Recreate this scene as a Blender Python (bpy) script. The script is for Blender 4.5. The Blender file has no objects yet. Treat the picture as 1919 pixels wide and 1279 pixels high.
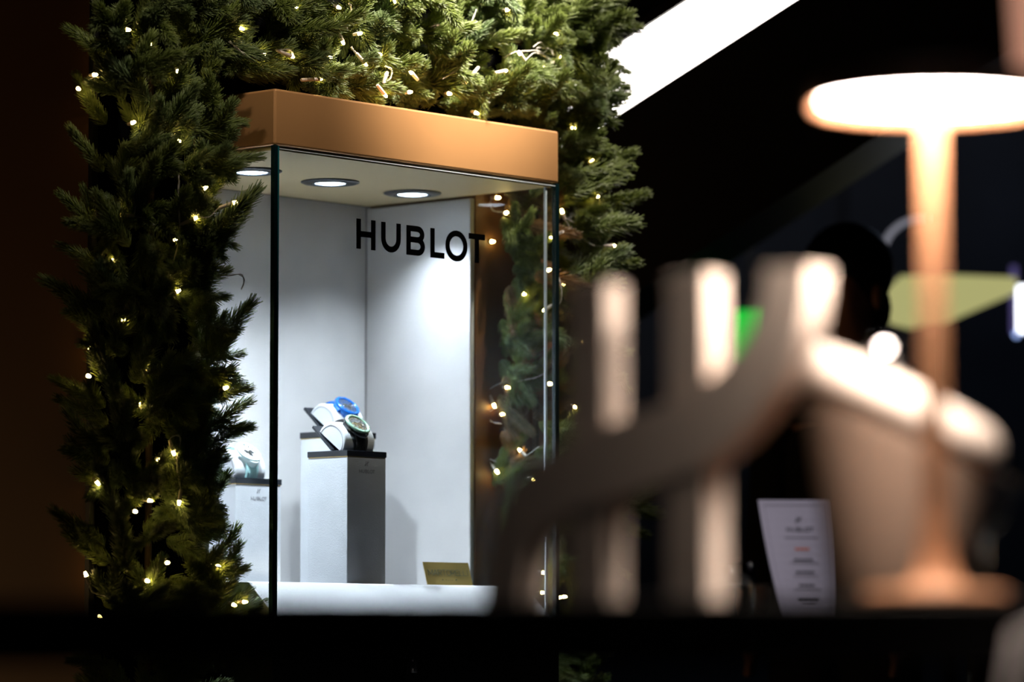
import bpy, math, random
from mathutils import Vector, Matrix, Quaternion
R = math.radians
scene = bpy.context.scene
col = scene.collection

# ------------------------------------------------------------------ camera
cam_data = bpy.data.cameras.new('camera')
cam_data.lens = 135.0
cam_data.sensor_width = 36.0
cam_data.sensor_fit = 'HORIZONTAL'
cam_data.clip_start = 0.05
cam_data.clip_end = 100
cam_data.dof.use_dof = True
cam_data.dof.focus_distance = 6.28
cam_data.dof.aperture_fstop = 2.8
cam_data.dof.aperture_blades = 0
camera = bpy.data.objects.new('camera', cam_data)
camera.location = (0, 0, 0.724)
camera.rotation_euler = (R(90 + 4.596), 0, 0)
col.objects.link(camera)
scene.camera = camera

# ------------------------------------------------------------------ world, exposure
world = bpy.data.worlds.new('dim_hall')
world.use_nodes = True
world.node_tree.nodes['Background'].inputs[0].default_value = (0.55, 0.62, 0.85, 1)
world.node_tree.nodes['Background'].inputs[1].default_value = 0.0022
scene.world = world
scene.view_settings.view_transform = 'Standard'
scene.view_settings.look = 'None'
scene.view_settings.exposure = 0.0
scene.view_settings.gamma = 1.0
scene.view_settings.use_curve_mapping = False
scene.cycles.use_denoising = True
scene.cycles.transparent_max_bounces = 24
scene.cycles.max_bounces = 10
scene.cycles.sample_clamp_indirect = 8.0
scene.cycles.caustics_reflective = False
scene.cycles.caustics_refractive = False

# ------------------------------------------------------------------ display frame: local x along the front glass, y into the tower
AX = R(41.9)
UX, UY = math.sin(AX), math.cos(AX)
VX, VY = -math.cos(AX), math.sin(AX)
OX, OY = -0.3808, 6.12
RZ = math.atan2(UY, UX)
def W(x, y, z=0.0):
    return Vector((OX + x*UX + y*VX, OY + x*UY + y*VY, z))

# ------------------------------------------------------------------ ceiling spots above the tower, and added fill lights
def spot(name, loc, target, power, size, blend, color, radius=0.05):
    ld = bpy.data.lights.new(name, 'SPOT')
    ld.energy = power; ld.spot_size = R(size); ld.spot_blend = blend
    ld.color = color; ld.shadow_soft_size = radius
    o = bpy.data.objects.new(name, ld)
    o.location = loc
    d = Vector(target) - Vector(loc)
    o.rotation_euler = d.to_track_quat('-Z', 'Y').to_euler()
    col.objects.link(o)
    return o
spot('ceiling_spot', W(0.75, -0.75, 3.1), W(0.50, 0.12, 1.96), 1500, 29, 0.9, (1.0, 0.90, 0.76), 0.06)
spot('ceiling_spot', W(-0.19, -1.3, 3.2), W(-0.04, 0.12, 1.86), 140, 25, 1.0, (1.0, 0.88, 0.70), 0.08)
spot('band_fill_spot', (-1.6, 3.8, 2.9), W(0.4, 0.0, 1.64), 84, 15, 1.0, (1.0, 0.86, 0.7), 0.06)  # unseen spot added to brighten the copper band

spot('ceiling_spot', W(1.35, -0.65, 3.1), W(0.90, 0.10, 1.66), 230, 24, 1.0, (1.0, 0.90, 0.76), 0.06)  # unseen spot added to lift the upper right fir
spot('card_fill_spot', (0.15, 4.1, 3.3), (0.42, 5.3, 0.86), 150, 11, 1.0, (0.92, 0.88, 1.0), 0.05)  # unseen spot added to brighten the menu card
hl = bpy.data.lights.new('front_fill_light', 'POINT'); hl.energy = 1.1; hl.color = (1.0, 0.86, 0.76); hl.shadow_soft_size = 0.25  # unseen point light added as fill on the logo's front faces
hl = bpy.data.objects.new('front_fill_light', hl); hl.location = (-1.9, 0.7, 2.9); col.objects.link(hl)

# ------------------------------------------------------------------ helpers
def setp(o, label=None, cat=None, group=None, kind=None):
    if label: o['label'] = label
    if cat: o['category'] = cat
    if group: o['group'] = group
    if kind: o['kind'] = kind
    return o
def empty(name, loc=(0, 0, 0), rz=0.0):
    o = bpy.data.objects.new(name, None)
    o.empty_display_size = 0.05
    o.location = loc; o.rotation_euler = (0, 0, rz)
    col.objects.link(o)
    return o
class MB:
    def __init__(s): s.v = []; s.f = []; s.sm = []
    def add(s, vs, fs, smooth=False):
        b = len(s.v); s.v += [tuple(p) for p in vs]
        for f in fs: s.f.append(tuple(b + i for i in f)); s.sm.append(smooth)
    def box(s, x0, x1, y0, y1, z0, z1):
        vs = [(x0,y0,z0),(x1,y0,z0),(x1,y1,z0),(x0,y1,z0),(x0,y0,z1),(x1,y0,z1),(x1,y1,z1),(x0,y1,z1)]
        s.add(vs, [(3,2,1,0),(4,5,6,7),(0,1,5,4),(1,2,6,5),(2,3,7,6),(3,0,4,7)])
    def hexa(s, vs):  # 8 points, bottom ring then top ring
        s.add(vs, [(3,2,1,0),(4,5,6,7),(0,1,5,4),(1,2,6,5),(2,3,7,6),(3,0,4,7)])
    def prism(s, ring0, ring1, smooth=False):
        n = len(ring0)
        s.add(list(ring0) + list(ring1), [tuple(range(n-1, -1, -1)), tuple(range(n, 2*n))])
        s.add(list(ring0) + list(ring1), [(i, (i+1) % n, n+(i+1) % n, n+i) for i in range(n)], smooth)
    def loft(s, rings, closed=True, caps=True, smooth=True):
        n = len(rings[0]); vs = [p for r in rings for p in r]; fs = []
        for k in range(len(rings)-1):
            for i in range(n if closed else n-1):
                j = (i+1) % n
                fs.append((k*n+i, k*n+j, (k+1)*n+j, (k+1)*n+i))
        s.add(vs, fs, smooth)
        if caps:
            s.add(rings[0], [tuple(range(n-1, -1, -1))]); s.add(rings[-1], [tuple(range(n))])
    def lathe(s, prof, cx=0, cy=0, n=48, smooth=True):
        rings = [[(cx+r*math.cos(2*math.pi*i/n), cy+r*math.sin(2*math.pi*i/n), z) for i in range(n)] for r, z in prof]
        s.loft(rings, True, prof[0][0] > 1e-6 or True, smooth)
    def tube(s, pts, r, n=6, r1=None):
        pts = [Vector(p) for p in pts]; rings = []
        up = Vector((0.13, 0.31, 0.94))
        for i, p in enumerate(pts):
            t = (pts[min(i+1, len(pts)-1)] - pts[max(i-1, 0)]).normalized()
            a = t.cross(up)
            if a.length < 1e-4: a = t.cross(Vector((1, 0, 0)))
            a.normalize(); b = t.cross(a)
            rr = r if r1 is None else r + (r1-r)*i/(len(pts)-1)
            rings.append([p + a*rr*math.cos(2*math.pi*k/n) + b*rr*math.sin(2*math.pi*k/n) for k in range(n)])
        s.loft(rings)
    def sphere(s, c, r, n=16, m=10, sc=(1, 1, 1)):
        rings = []
        for j in range(1, m):
            t = math.pi*j/m
            rings.append([(c[0]+sc[0]*r*math.sin(t)*math.cos(2*math.pi*i/n), c[1]+sc[1]*r*math.sin(t)*math.sin(2*math.pi*i/n), c[2]-sc[2]*r*math.cos(t)) for i in range(n)])
        s.loft(rings)
    def mesh(s, name, mat):
        me = bpy.data.meshes.new(name)
        me.from_pydata(s.v, [], s.f); me.update()
        me.polygons.foreach_set('use_smooth', s.sm)
        me.materials.append(mat)
        return me
    def build(s, name, mat, parent=None, bevel=0, seg=2):
        o = bpy.data.objects.new(name, s.mesh(name, mat))
        col.objects.link(o)
        if parent: o.parent = parent
        if bevel:
            m = o.modifiers.new('bevel', 'BEVEL'); m.width = bevel; m.segments = seg; m.limit_method = 'ANGLE'; m.angle_limit = R(40)
        return o
def smooth_path(pts, n=6):
    pts = [Vector(p) for p in pts]; out = []
    for i in range(len(pts)-1):
        p0, p1, p2, p3 = pts[max(i-1, 0)], pts[i], pts[i+1], pts[min(i+2, len(pts)-1)]
        for k in range(n):
            t = k/n
            out.append(0.5*((2*p1)+(p2-p0)*t+(2*p0-5*p1+4*p2-p3)*t*t+(3*p1-p0-3*p2+p3)*t*t*t))
    out.append(pts[-1]); return out

# ------------------------------------------------------------------ materials
MAT = {}
def mat(name, color, rough=0.5, metal=0.0, spec=0.5, emit=None, estr=0.0, bump=0.0, bscale=80, cvar=0.0, cscale=12, trans=0.0, ior=1.45, coat=0.0):
    m = bpy.data.materials.new(name); m.use_nodes = True
    nt = m.node_tree; b = nt.nodes['Principled BSDF']
    b.inputs['Base Color'].default_value = (*color, 1)
    b.inputs['Roughness'].default_value = rough
    b.inputs['Metallic'].default_value = metal
    b.inputs['Specular IOR Level'].default_value = spec
    b.inputs['Transmission Weight'].default_value = trans
    b.inputs['IOR'].default_value = ior
    b.inputs['Coat Weight'].default_value = coat
    if emit:
        b.inputs['Emission Color'].default_value = (*emit, 1); b.inputs['Emission Strength'].default_value = estr
    tc = nt.nodes.new('ShaderNodeTexCoord')
    if bump:
        no = nt.nodes.new('ShaderNodeTexNoise'); no.inputs['Scale'].default_value = bscale; no.inputs['Detail'].default_value = 4
        bp = nt.nodes.new('ShaderNodeBump'); bp.inputs['Strength'].default_value = bump; bp.inputs['Distance'].default_value = 0.002
        nt.links.new(tc.outputs['Object'], no.inputs['Vector']); nt.links.new(no.outputs['Fac'], bp.inputs['Height'])
        nt.links.new(bp.outputs['Normal'], b.inputs['Normal'])
    if cvar:
        no = nt.nodes.new('ShaderNodeTexNoise'); no.inputs['Scale'].default_value = cscale; no.inputs['Detail'].default_value = 5
        rp = nt.nodes.new('ShaderNodeValToRGB')
        rp.color_ramp.elements[0].position = 0.3; rp.color_ramp.elements[1].position = 0.7
        rp.color_ramp.elements[0].color = (*[c*(1-cvar) for c in color], 1)
        rp.color_ramp.elements[1].color = (*[min(1, c*(1+cvar)) for c in color], 1)
        nt.links.new(tc.outputs['Object'], no.inputs['Vector']); nt.links.new(no.outputs['Fac'], rp.inputs['Fac'])
        nt.links.new(rp.outputs['Color'], b.inputs['Base Color'])
    MAT[name] = m
    return m
def pane_material():
    m = bpy.data.materials.new('clear_pane'); m.use_nodes = True; nt = m.node_tree; nt.nodes.clear()
    out = nt.nodes.new('ShaderNodeOutputMaterial'); mx = nt.nodes.new('ShaderNodeMixShader')
    tr = nt.nodes.new('ShaderNodeBsdfTransparent'); gl = nt.nodes.new('ShaderNodeBsdfGlossy'); fr = nt.nodes.new('ShaderNodeFresnel')
    tr.inputs[0].default_value = (0.965, 0.985, 0.985, 1); gl.inputs['Roughness'].default_value = 0.02
    fr.inputs[0].default_value = 1.40
    ge = nt.nodes.new('ShaderNodeNewGeometry'); iv = nt.nodes.new('ShaderNodeMath'); iv.operation = 'SUBTRACT'; iv.inputs[0].default_value = 1.0
    mu = nt.nodes.new('ShaderNodeMath'); mu.operation = 'MULTIPLY'
    nt.links.new(ge.outputs['Backfacing'], iv.inputs[1]); nt.links.new(iv.outputs[0], mu.inputs[0]); nt.links.new(fr.outputs[0], mu.inputs[1])
    nt.links.new(mu.outputs[0], mx.inputs[0]); nt.links.new(tr.outputs[0], mx.inputs[1]); nt.links.new(gl.outputs[0], mx.inputs[2])
    nt.links.new(mx.outputs[0], out.inputs[0]); MAT['pane'] = m
pane_material()
def fir_material(name, c0, c1, c2):
    m = bpy.data.materials.new(name); m.use_nodes = True; nt = m.node_tree; b = nt.nodes['Principled BSDF']
    oi = nt.nodes.new('ShaderNodeObjectInfo'); rp = nt.nodes.new('ShaderNodeValToRGB')
    e = rp.color_ramp.elements; e[0].color = (*c0, 1); e[1].color = (*c2, 1); k = e.new(0.5); k.color = (*c1, 1)
    tc = nt.nodes.new('ShaderNodeTexCoord'); no = nt.nodes.new('ShaderNodeTexNoise'); no.inputs['Scale'].default_value = 60
    mx = nt.nodes.new('ShaderNodeMix'); mx.data_type = 'RGBA'; mx.blend_type = 'MULTIPLY'; mx.inputs[0].default_value = 0.55
    nt.links.new(oi.outputs['Random'], rp.inputs['Fac']); nt.links.new(tc.outputs['Object'], no.inputs['Vector'])
    nt.links.new(rp.outputs['Color'], mx.inputs[6]); nt.links.new(no.outputs['Fac'], mx.inputs[7])
    mu = nt.nodes.new('ShaderNodeMix'); mu.data_type = 'RGBA'; mu.blend_type = 'ADD'; mu.inputs[0].default_value = 0.35
    nt.links.new(mx.outputs[2], mu.inputs[6]); nt.links.new(mx.outputs[2], mu.inputs[7])
    nt.links.new(mu.outputs[2], b.inputs['Base Color'])
    b.inputs['Roughness'].default_value = 0.42; b.inputs['Specular IOR Level'].default_value = 0.4
    MAT[name] = m
fir_material('fir', (0.110, 0.145, 0.026), (0.150, 0.190, 0.045), (0.115, 0.165, 0.070))
fir_material('fir_warm_lit', (0.22, 0.115, 0.04), (0.16, 0.09, 0.035), (0.12, 0.10, 0.04))  # tan tone stands in for warm light on these sprigs
mat('twig', (0.06, 0.035, 0.018), 0.8)
mat('copper_paint', (0.56, 0.285, 0.115), 0.38, 0.25, 0.5, cvar=0.05, cscale=7, bump=0.02, bscale=300)
mat('case_ceiling', (0.64, 0.51, 0.29), 0.5)
mat('suede_grey', (0.47, 0.46, 0.46), 0.95, bump=0.25, bscale=420, cvar=0.10, cscale=6)
mat('suede_dark_seam', (0.2, 0.19, 0.19), 0.95)
mat('white_leather', (0.62, 0.62, 0.64), 0.7, bump=0.2, bscale=260, cvar=0.06, cscale=5)
mat('plinth_leather', (0.50, 0.52, 0.55), 0.75, bump=0.3, bscale=700, cvar=0.05, cscale=20)
mat('emboss', (0.20, 0.20, 0.22), 0.6)
mat('slab_black', (0.012, 0.014, 0.018), 0.16)
mat('gold_metal', (0.62, 0.46, 0.2), 0.35, 0.6)
mat('gold_plate', (0.40, 0.30, 0.10), 0.42, 0.45, bump=0.05, bscale=400, cvar=0.06, cscale=25)
mat('plate_ink', (0.05, 0.09, 0.08), 0.5)
mat('letter_black', (0.002, 0.002, 0.002), 0.6, spec=0.0)
mat('glass_edge', (0.004, 0.018, 0.022), 0.12, 0, 0.6, coat=0.5)
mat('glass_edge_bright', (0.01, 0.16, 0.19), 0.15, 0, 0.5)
mat('pale_strip', (0.72, 0.80, 0.86), 0.35)
mat('black_metal', (0.010, 0.010, 0.012), 0.35)
mat('trim_black', (0.030, 0.030, 0.036), 0.3, 0.3)
mat('lens_glow', (0.8, 0.9, 1.0), 0.3, emit=(0.75, 0.88, 1.0), estr=14.0)
mat('lens_rim', (0.5, 0.65, 0.9), 0.15, 0.9)
mat('tower_brown', (0.125, 0.052, 0.014), 0.6, cvar=0.03, cscale=2)
mat('gap_shade_black', (0.002, 0.002, 0.002), 1.0, spec=0.0)
mat('tower_black', (0.006, 0.006, 0.006), 0.5)
mat('chrome', (0.75, 0.76, 0.8), 0.08, 1.0)
mat('led_glow', (1, 0.85, 0.5), 0.3, emit=(1.0, 0.70, 0.22), estr=70.0)
mat('led_sleeve', (0.72, 0.60, 0.52), 0.35, emit=None)
mat('wire_clear', (0.52, 0.48, 0.44), 0.25)
mat('table_black', (0.004, 0.004, 0.004), 0.6, spec=0.1)
mat('sign_beige', (0.78, 0.67, 0.60), 0.7)
mat('lamp_copper', (0.42, 0.205, 0.11), 0.5, 0.0, 0.25)
mat('lamp_diffuser', (1, 0.9, 0.8), 0.4, emit=(1.0, 0.84, 0.70), estr=92.0)
mat('rim_lit_beige', (0.86, 0.76, 0.69), 0.75)  # bucket beige made paler, lamplight on the rim put into the colour
mat('bucket_beige', (0.21, 0.145, 0.11), 0.75, bump=0.1, bscale=200)
mat('chair_grey', (0.36, 0.33, 0.34), 0.9, bump=0.2, bscale=300)
mat('paper', (0.60, 0.56, 0.62), 0.8)
mat('ink', (0.04, 0.04, 0.05), 0.8)
mat('ink_orange', (0.75, 0.16, 0.05), 0.8)
mat('ink_grey', (0.28, 0.26, 0.29), 0.8)
mat('drink_glass', (1, 1, 1), 0.01, trans=1.0, ior=1.45)
mat('escalator_black', (0.008, 0.008, 0.009), 0.5)
mat('strip_white', (1, 1, 1), 0.5, emit=(1.0, 0.93, 0.86), estr=9.0)
mat('wall_far', (0.05, 0.06, 0.085), 0.7, cvar=0.6, cscale=0.8)
mat('floor_dark', (0.03, 0.03, 0.032), 0.3, cvar=0.3, cscale=2)
mat('green_sign', (0, 0.5, 0.05), 0.5, emit=(0.0, 1.0, 0.07), estr=0.62)
mat('yellow_sign', (0.6, 0.6, 0.25), 0.5, emit=(0.66, 0.64, 0.26), estr=0.62)
mat('blue_light', (0.3, 0.5, 1), 0.5, emit=(0.35, 0.5, 1.0), estr=2.0)
mat('white_light', (1, 1, 1), 0.5, emit=(0.9, 0.93, 1.0), estr=4.0)
mat('ring_light', (0.6, 0.6, 0.7), 0.5, emit=(0.55, 0.55, 0.65), estr=0.35)
mat('skin', (0.45, 0.25, 0.19), 0.55)
mat('hair_black', (0.006, 0.005, 0.005), 0.5)
mat('cloth_black', (0.006, 0.006, 0.007), 0.9)
mat('blue_ceramic', (0.005, 0.095, 0.40), 0.14, coat=0.6)
mat('green_bezel', (0.15, 0.255, 0.19), 0.25, coat=0.4)
mat('black_ceramic', (0.010, 0.011, 0.012), 0.12, coat=0.6)
mat('mint_ceramic', (0.74, 0.92, 0.93), 0.2, coat=0.5)
mat('mint_strap', (0.42, 0.70, 0.72), 0.45)
mat('blue_strap', (0.015, 0.10, 0.36), 0.5)
mat('black_rubber', (0.010, 0.010, 0.011), 0.55)
mat('silver', (0.82, 0.84, 0.88), 0.14, 1.0)
mat('dial_grey', (0.08, 0.09, 0.10), 0.3, 0.4)
mat('dial_blue', (0.03, 0.06, 0.14), 0.3, 0.4)
mat('dial_white', (0.75, 0.85, 0.86), 0.35)
mat('tray_brown', (0.10, 0.06, 0.03), 0.4)
mat('bokeh_violet', (0.1, 0.09, 0.2), 0.5, emit=(0.25, 0.2, 0.6), estr=0.3)
# ------------------------------------------------------------------ string-light and sprig positions (display frame)
BULB_L = [(-0.2481,0.1859,1.6094,-0.2378,0.1785,1.6184), (-0.2255,0.1697,1.6343,-0.2227,0.1677,1.6292), (-0.1555,0.12,1.6871,-0.1535,0.1185,1.694), (-0.1752,0.1348,1.5608,-0.1758,0.1352,1.5522), (-0.1831,0.1392,1.7074,-0.1888,0.1431,1.7166), (-0.116,0.0934,1.5321,-0.1126,0.091,1.5408), (-0.1177,0.0939,1.6422,-0.1108,0.089,1.6511), (-0.0801,0.0689,1.4604,-0.0863,0.0733,1.4473), (-0.0401,0.0413,1.4376,-0.0642,0.058,1.4265), (-0.0916,0.0772,1.4111,-0.114,0.093,1.3984), (-0.2001,0.1534,1.4128,-0.175,0.1357,1.4102), (-0.118,0.0959,1.3751,-0.1193,0.0969,1.3623), (-0.2028,0.1559,1.3411,-0.2047,0.1574,1.324), (-0.1138,0.0934,1.294,-0.1339,0.1077,1.2815), (-0.1837,0.1431,1.2454,-0.1892,0.147,1.241), (-0.1482,0.118,1.242,-0.142,0.1136,1.2472), (-0.233,0.1785,1.2044,-0.2245,0.1726,1.1859), (-0.215,0.1657,1.1989,-0.2179,0.1677,1.2098), (-0.1516,0.121,1.1619,-0.1551,0.1234,1.1704), (-0.2289,0.1761,1.1537,-0.2325,0.1785,1.1688), (-0.1629,0.1293,1.1133,-0.1731,0.1367,1.1004), (-0.1819,0.1431,1.0808,-0.1987,0.1549,1.0974), (-0.1189,0.0989,1.0308,-0.1255,0.1033,1.0554), (-0.1126,0.0949,0.9521,-0.1101,0.093,0.9775), (-0.1467,0.119,0.9585,-0.1529,0.1234,0.955), (-0.2153,0.1677,0.9831,-0.2236,0.1736,0.9957), (-0.1475,0.12,0.901,-0.1386,0.1136,0.9078), (-0.058,0.057,0.8551,-0.056,0.0556,0.8661), (-0.2322,0.181,0.8465,-0.2258,0.1766,0.8264), (-0.2102,0.1657,0.776,-0.2033,0.1608,0.7777), (-0.0498,0.0497,1.1409,-0.054,0.0526,1.134), (-0.1243,0.1038,0.8615,-0.1188,0.0998,0.8657), (-0.0217,0.032,0.8002,-0.0274,0.0359,0.8069), (-0.0364,0.0423,0.7942,-0.04,0.0448,0.8027), (-0.1496,0.122,0.8318,-0.1545,0.1254,0.8368), (-0.1666,0.1333,0.9414,-0.1625,0.1303,0.9482), (-0.137,0.1116,1.0221,-0.1328,0.1087,1.0264)]
BULB_T = [(0.1807,0.07,1.6625,0.1309,0.07,1.6552), (0.2308,0.07,1.7255,0.2206,0.07,1.7422), (0.2859,0.07,1.6959,0.2602,0.07,1.7145), (0.3339,0.07,1.6487,0.3105,0.07,1.667), (0.3351,0.07,1.6914,0.3248,0.07,1.6713), (0.3887,0.07,1.7002,0.4098,0.07,1.6861), (0.3542,0.07,1.8111,0.3398,0.07,1.8257), (0.5169,0.07,1.7304,0.5195,0.07,1.7557), (0.5359,0.07,1.7001,0.5618,0.07,1.7253), (0.3954,0.07,1.6644,0.3861,0.07,1.6689), (0.2741,0.07,1.7504,0.2664,0.07,1.7531), (0.6419,0.07,1.836,0.6489,0.07,1.8463), (0.7693,0.07,1.8079,0.7794,0.07,1.8168), (0.6643,0.07,1.7652,0.6826,0.07,1.7503), (0.7778,0.07,1.7593,0.7477,0.07,1.753), (0.7893,0.07,1.73,0.762,0.07,1.7098), (0.684,0.07,1.7089,0.6699,0.07,1.7281), (0.635,0.07,1.7279,0.6045,0.07,1.7198), (0.7321,0.07,1.7455,0.7221,0.07,1.7339), (0.785,0.07,1.7677,0.7937,0.07,1.7764), (0.1146,0.07,1.6906,0.0739,0.07,1.6982), (0.0496,0.07,1.6884,0.0133,0.07,1.6789), (0.5619,0.07,1.6443,0.5687,0.07,1.6553), (0.3207,0.07,1.7188,0.3284,0.07,1.7279), (0.2031,0.07,1.7008,0.193,0.07,1.705), (0.001,0.07,1.7229,-0.0087,0.07,1.7305), (0.4926,0.07,1.6713,0.5034,0.07,1.6798), (0.1227,0.07,1.7731,0.1128,0.07,1.7789), (0.5386,0.07,1.6976,0.5523,0.07,1.7056), (0.2229,0.07,1.7856,0.2305,0.07,1.7973)]
BULB_R = [(0.8803,0.07,1.5322,0.8438,0.07,1.5281), (0.9257,0.07,1.4466,0.8918,0.07,1.443), (0.7789,0.07,1.5005,0.7874,0.07,1.4823), (0.7901,0.07,1.3687,0.7987,0.07,1.375), (0.8213,0.07,1.1501,0.83,0.07,1.159), (0.8476,0.07,1.269,0.8389,0.07,1.2581), (0.7934,0.07,0.8155,0.8034,0.07,0.8231), (0.7792,0.07,0.8145,0.7863,0.07,0.8229), (0.8659,0.07,1.5962,0.8542,0.07,1.5893), (0.8166,0.07,1.6488,0.805,0.07,1.6553), (0.8326,0.07,1.0513,0.8413,0.07,1.0592)]
BULB_G = [(0.735,0.0591,1.445,0.735,0.0268,1.454), (0.735,0.0742,1.3171,0.735,0.0455,1.3285), (0.735,0.0567,1.3893,0.735,0.0442,1.3819), (0.735,0.1765,1.525,0.735,0.1855,1.5324), (0.735,0.1574,1.4978,0.735,0.1498,1.5029), (0.735,0.1893,1.4477,0.735,0.1983,1.455), (0.735,0.202,1.2294,0.735,0.211,1.2365), (0.735,0.1536,1.1854,0.735,0.1472,1.1937), (0.735,0.1879,1.151,0.735,0.2007,1.1733), (0.735,0.1321,1.0762,0.735,0.1145,1.0624), (0.735,0.1662,1.1397,0.735,0.1599,1.147), (0.735,0.1802,1.0344,0.735,0.1955,1.05), (0.735,0.0919,1.0177,0.735,0.1019,1.0245), (0.735,0.2082,1.0097,0.735,0.2108,0.9908), (0.735,0.0722,0.8224,0.735,0.0821,0.8299), (0.735,0.0696,0.8568,0.735,0.0796,0.8634), (0.735,0.0544,1.1875,0.735,0.0445,1.1945), (0.735,0.1156,1.3488,0.735,0.1068,1.3558)]
WIRE_L = [[(-0.1178,0.0949,1.4977),(-0.1175,0.0949,1.466),(-0.1179,0.0954,1.4359),(-0.1154,0.0939,1.3983)], [(-0.0916,0.0772,1.4111),(-0.0803,0.0693,1.4105),(-0.0747,0.0654,1.4133),(-0.0691,0.0615,1.4212),(-0.0642,0.058,1.4265)], [(-0.175,0.1357,1.4102),(-0.1738,0.1348,1.4239),(-0.1767,0.1367,1.4409)], [(-0.175,0.1357,1.4102),(-0.1631,0.1274,1.4063),(-0.1491,0.1175,1.3964)], [(-0.1154,0.0939,1.3983),(-0.1166,0.0949,1.376),(-0.1206,0.0979,1.3502),(-0.1287,0.1038,1.3201),(-0.1355,0.1087,1.2943)], [(-0.1255,0.1033,1.0554),(-0.122,0.1008,1.0605),(-0.1137,0.0949,1.0623),(-0.1115,0.0934,1.0522),(-0.1154,0.0964,1.0266),(-0.1138,0.0954,1.0012),(-0.1101,0.093,0.9775)], [(-0.2258,0.1766,0.8264),(-0.2229,0.1746,0.8163),(-0.2133,0.1677,0.8113),(-0.1961,0.1554,0.8063)], [(-0.2379,0.1785,1.6243),(-0.2296,0.1726,1.629),(-0.2227,0.1677,1.6292)], [(-0.1844,0.1407,1.6308),(-0.1789,0.1367,1.6456),(-0.1684,0.1293,1.6478),(-0.1585,0.1225,1.6387),(-0.1612,0.1244,1.6275)], [(-0.1382,0.1087,1.5708),(-0.1325,0.1048,1.5599),(-0.1295,0.1028,1.5454)], [(-0.0512,0.0497,1.3179),(-0.0357,0.0389,1.3209),(-0.0299,0.0349,1.3116),(-0.0334,0.0374,1.297)], [(-0.0863,0.0733,1.4473),(-0.0932,0.0782,1.4324),(-0.1073,0.088,1.426)]]
WIRE_T = [[(0.5562,0.07,1.8253),(0.544,0.07,1.8023),(0.5304,0.07,1.7849),(0.5195,0.07,1.7557)], [(0.5169,0.07,1.7304),(0.5088,0.07,1.7146),(0.4926,0.07,1.7063),(0.4711,0.07,1.6947)], [(0.6826,0.07,1.7503),(0.7051,0.07,1.7661),(0.7307,0.07,1.7653),(0.7506,0.07,1.7581)], [(0.628,0.07,1.7497),(0.6559,0.07,1.7623),(0.684,0.07,1.7674),(0.7193,0.07,1.7715),(0.7392,0.07,1.7625),(0.7592,0.07,1.7552)], [(0.7051,0.07,1.7775),(0.7222,0.07,1.7871),(0.7392,0.07,1.7758),(0.7221,0.07,1.7681),(0.7136,0.07,1.7766),(0.7478,0.07,1.7787),(0.7563,0.07,1.7682)], [(0.0133,0.07,1.6789),(-0.0108,0.07,1.6884),(-0.0324,0.07,1.6998)], [(0.1146,0.07,1.6906),(0.1046,0.07,1.7018),(0.0739,0.07,1.6982)], [(0.3248,0.07,1.6713),(0.3325,0.07,1.6739),(0.3429,0.07,1.6823),(0.3455,0.07,1.6962),(0.3285,0.07,1.7007)], [(0.2602,0.07,1.7145),(0.2525,0.07,1.719),(0.2487,0.07,1.724)], [(0.2396,0.07,1.7499),(0.2357,0.07,1.7647),(0.2484,0.07,1.787),(0.2419,0.07,1.797)]]
WIRE_R = [[(0.7831,0.07,1.4876),(0.7975,0.07,1.4831),(0.8162,0.07,1.4771),(0.8277,0.07,1.4628),(0.8451,0.07,1.4489),(0.8655,0.07,1.4429),(0.8918,0.07,1.443)], [(0.8452,0.07,1.5043),(0.8525,0.07,1.4896),(0.8656,0.07,1.4763),(0.8772,0.07,1.461),(0.8918,0.07,1.4449)], [(0.7874,0.07,1.4823),(0.8018,0.07,1.4702),(0.8104,0.07,1.469)], [(0.7845,0.07,1.4611),(0.7989,0.07,1.4661),(0.8104,0.07,1.4709)]]
WIRE_G = [[(0.735,0.0442,1.3819),(0.735,0.0343,1.3644),(0.735,0.0306,1.3435),(0.735,0.0344,1.3288),(0.735,0.0455,1.3285)], [(0.735,0.2007,1.1733),(0.735,0.2083,1.1803),(0.735,0.1853,1.1916),(0.735,0.1599,1.1971)], [(0.735,0.1145,1.0624),(0.735,0.0969,1.0721),(0.735,0.0844,1.0782)], [(0.735,0.1955,1.05),(0.735,0.2057,1.0617),(0.735,0.1853,1.0553)], [(0.735,0.1855,1.5324),(0.735,0.2009,1.5183),(0.735,0.1919,1.5033),(0.735,0.1663,1.4984)], [(0.735,0.1472,1.1937),(0.735,0.1157,1.1978),(0.735,0.0906,1.2004),(0.735,0.0718,1.207)], [(0.735,0.1879,1.151),(0.735,0.2045,1.1422),(0.735,0.1981,1.1277),(0.735,0.1726,1.122)]]
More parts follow.
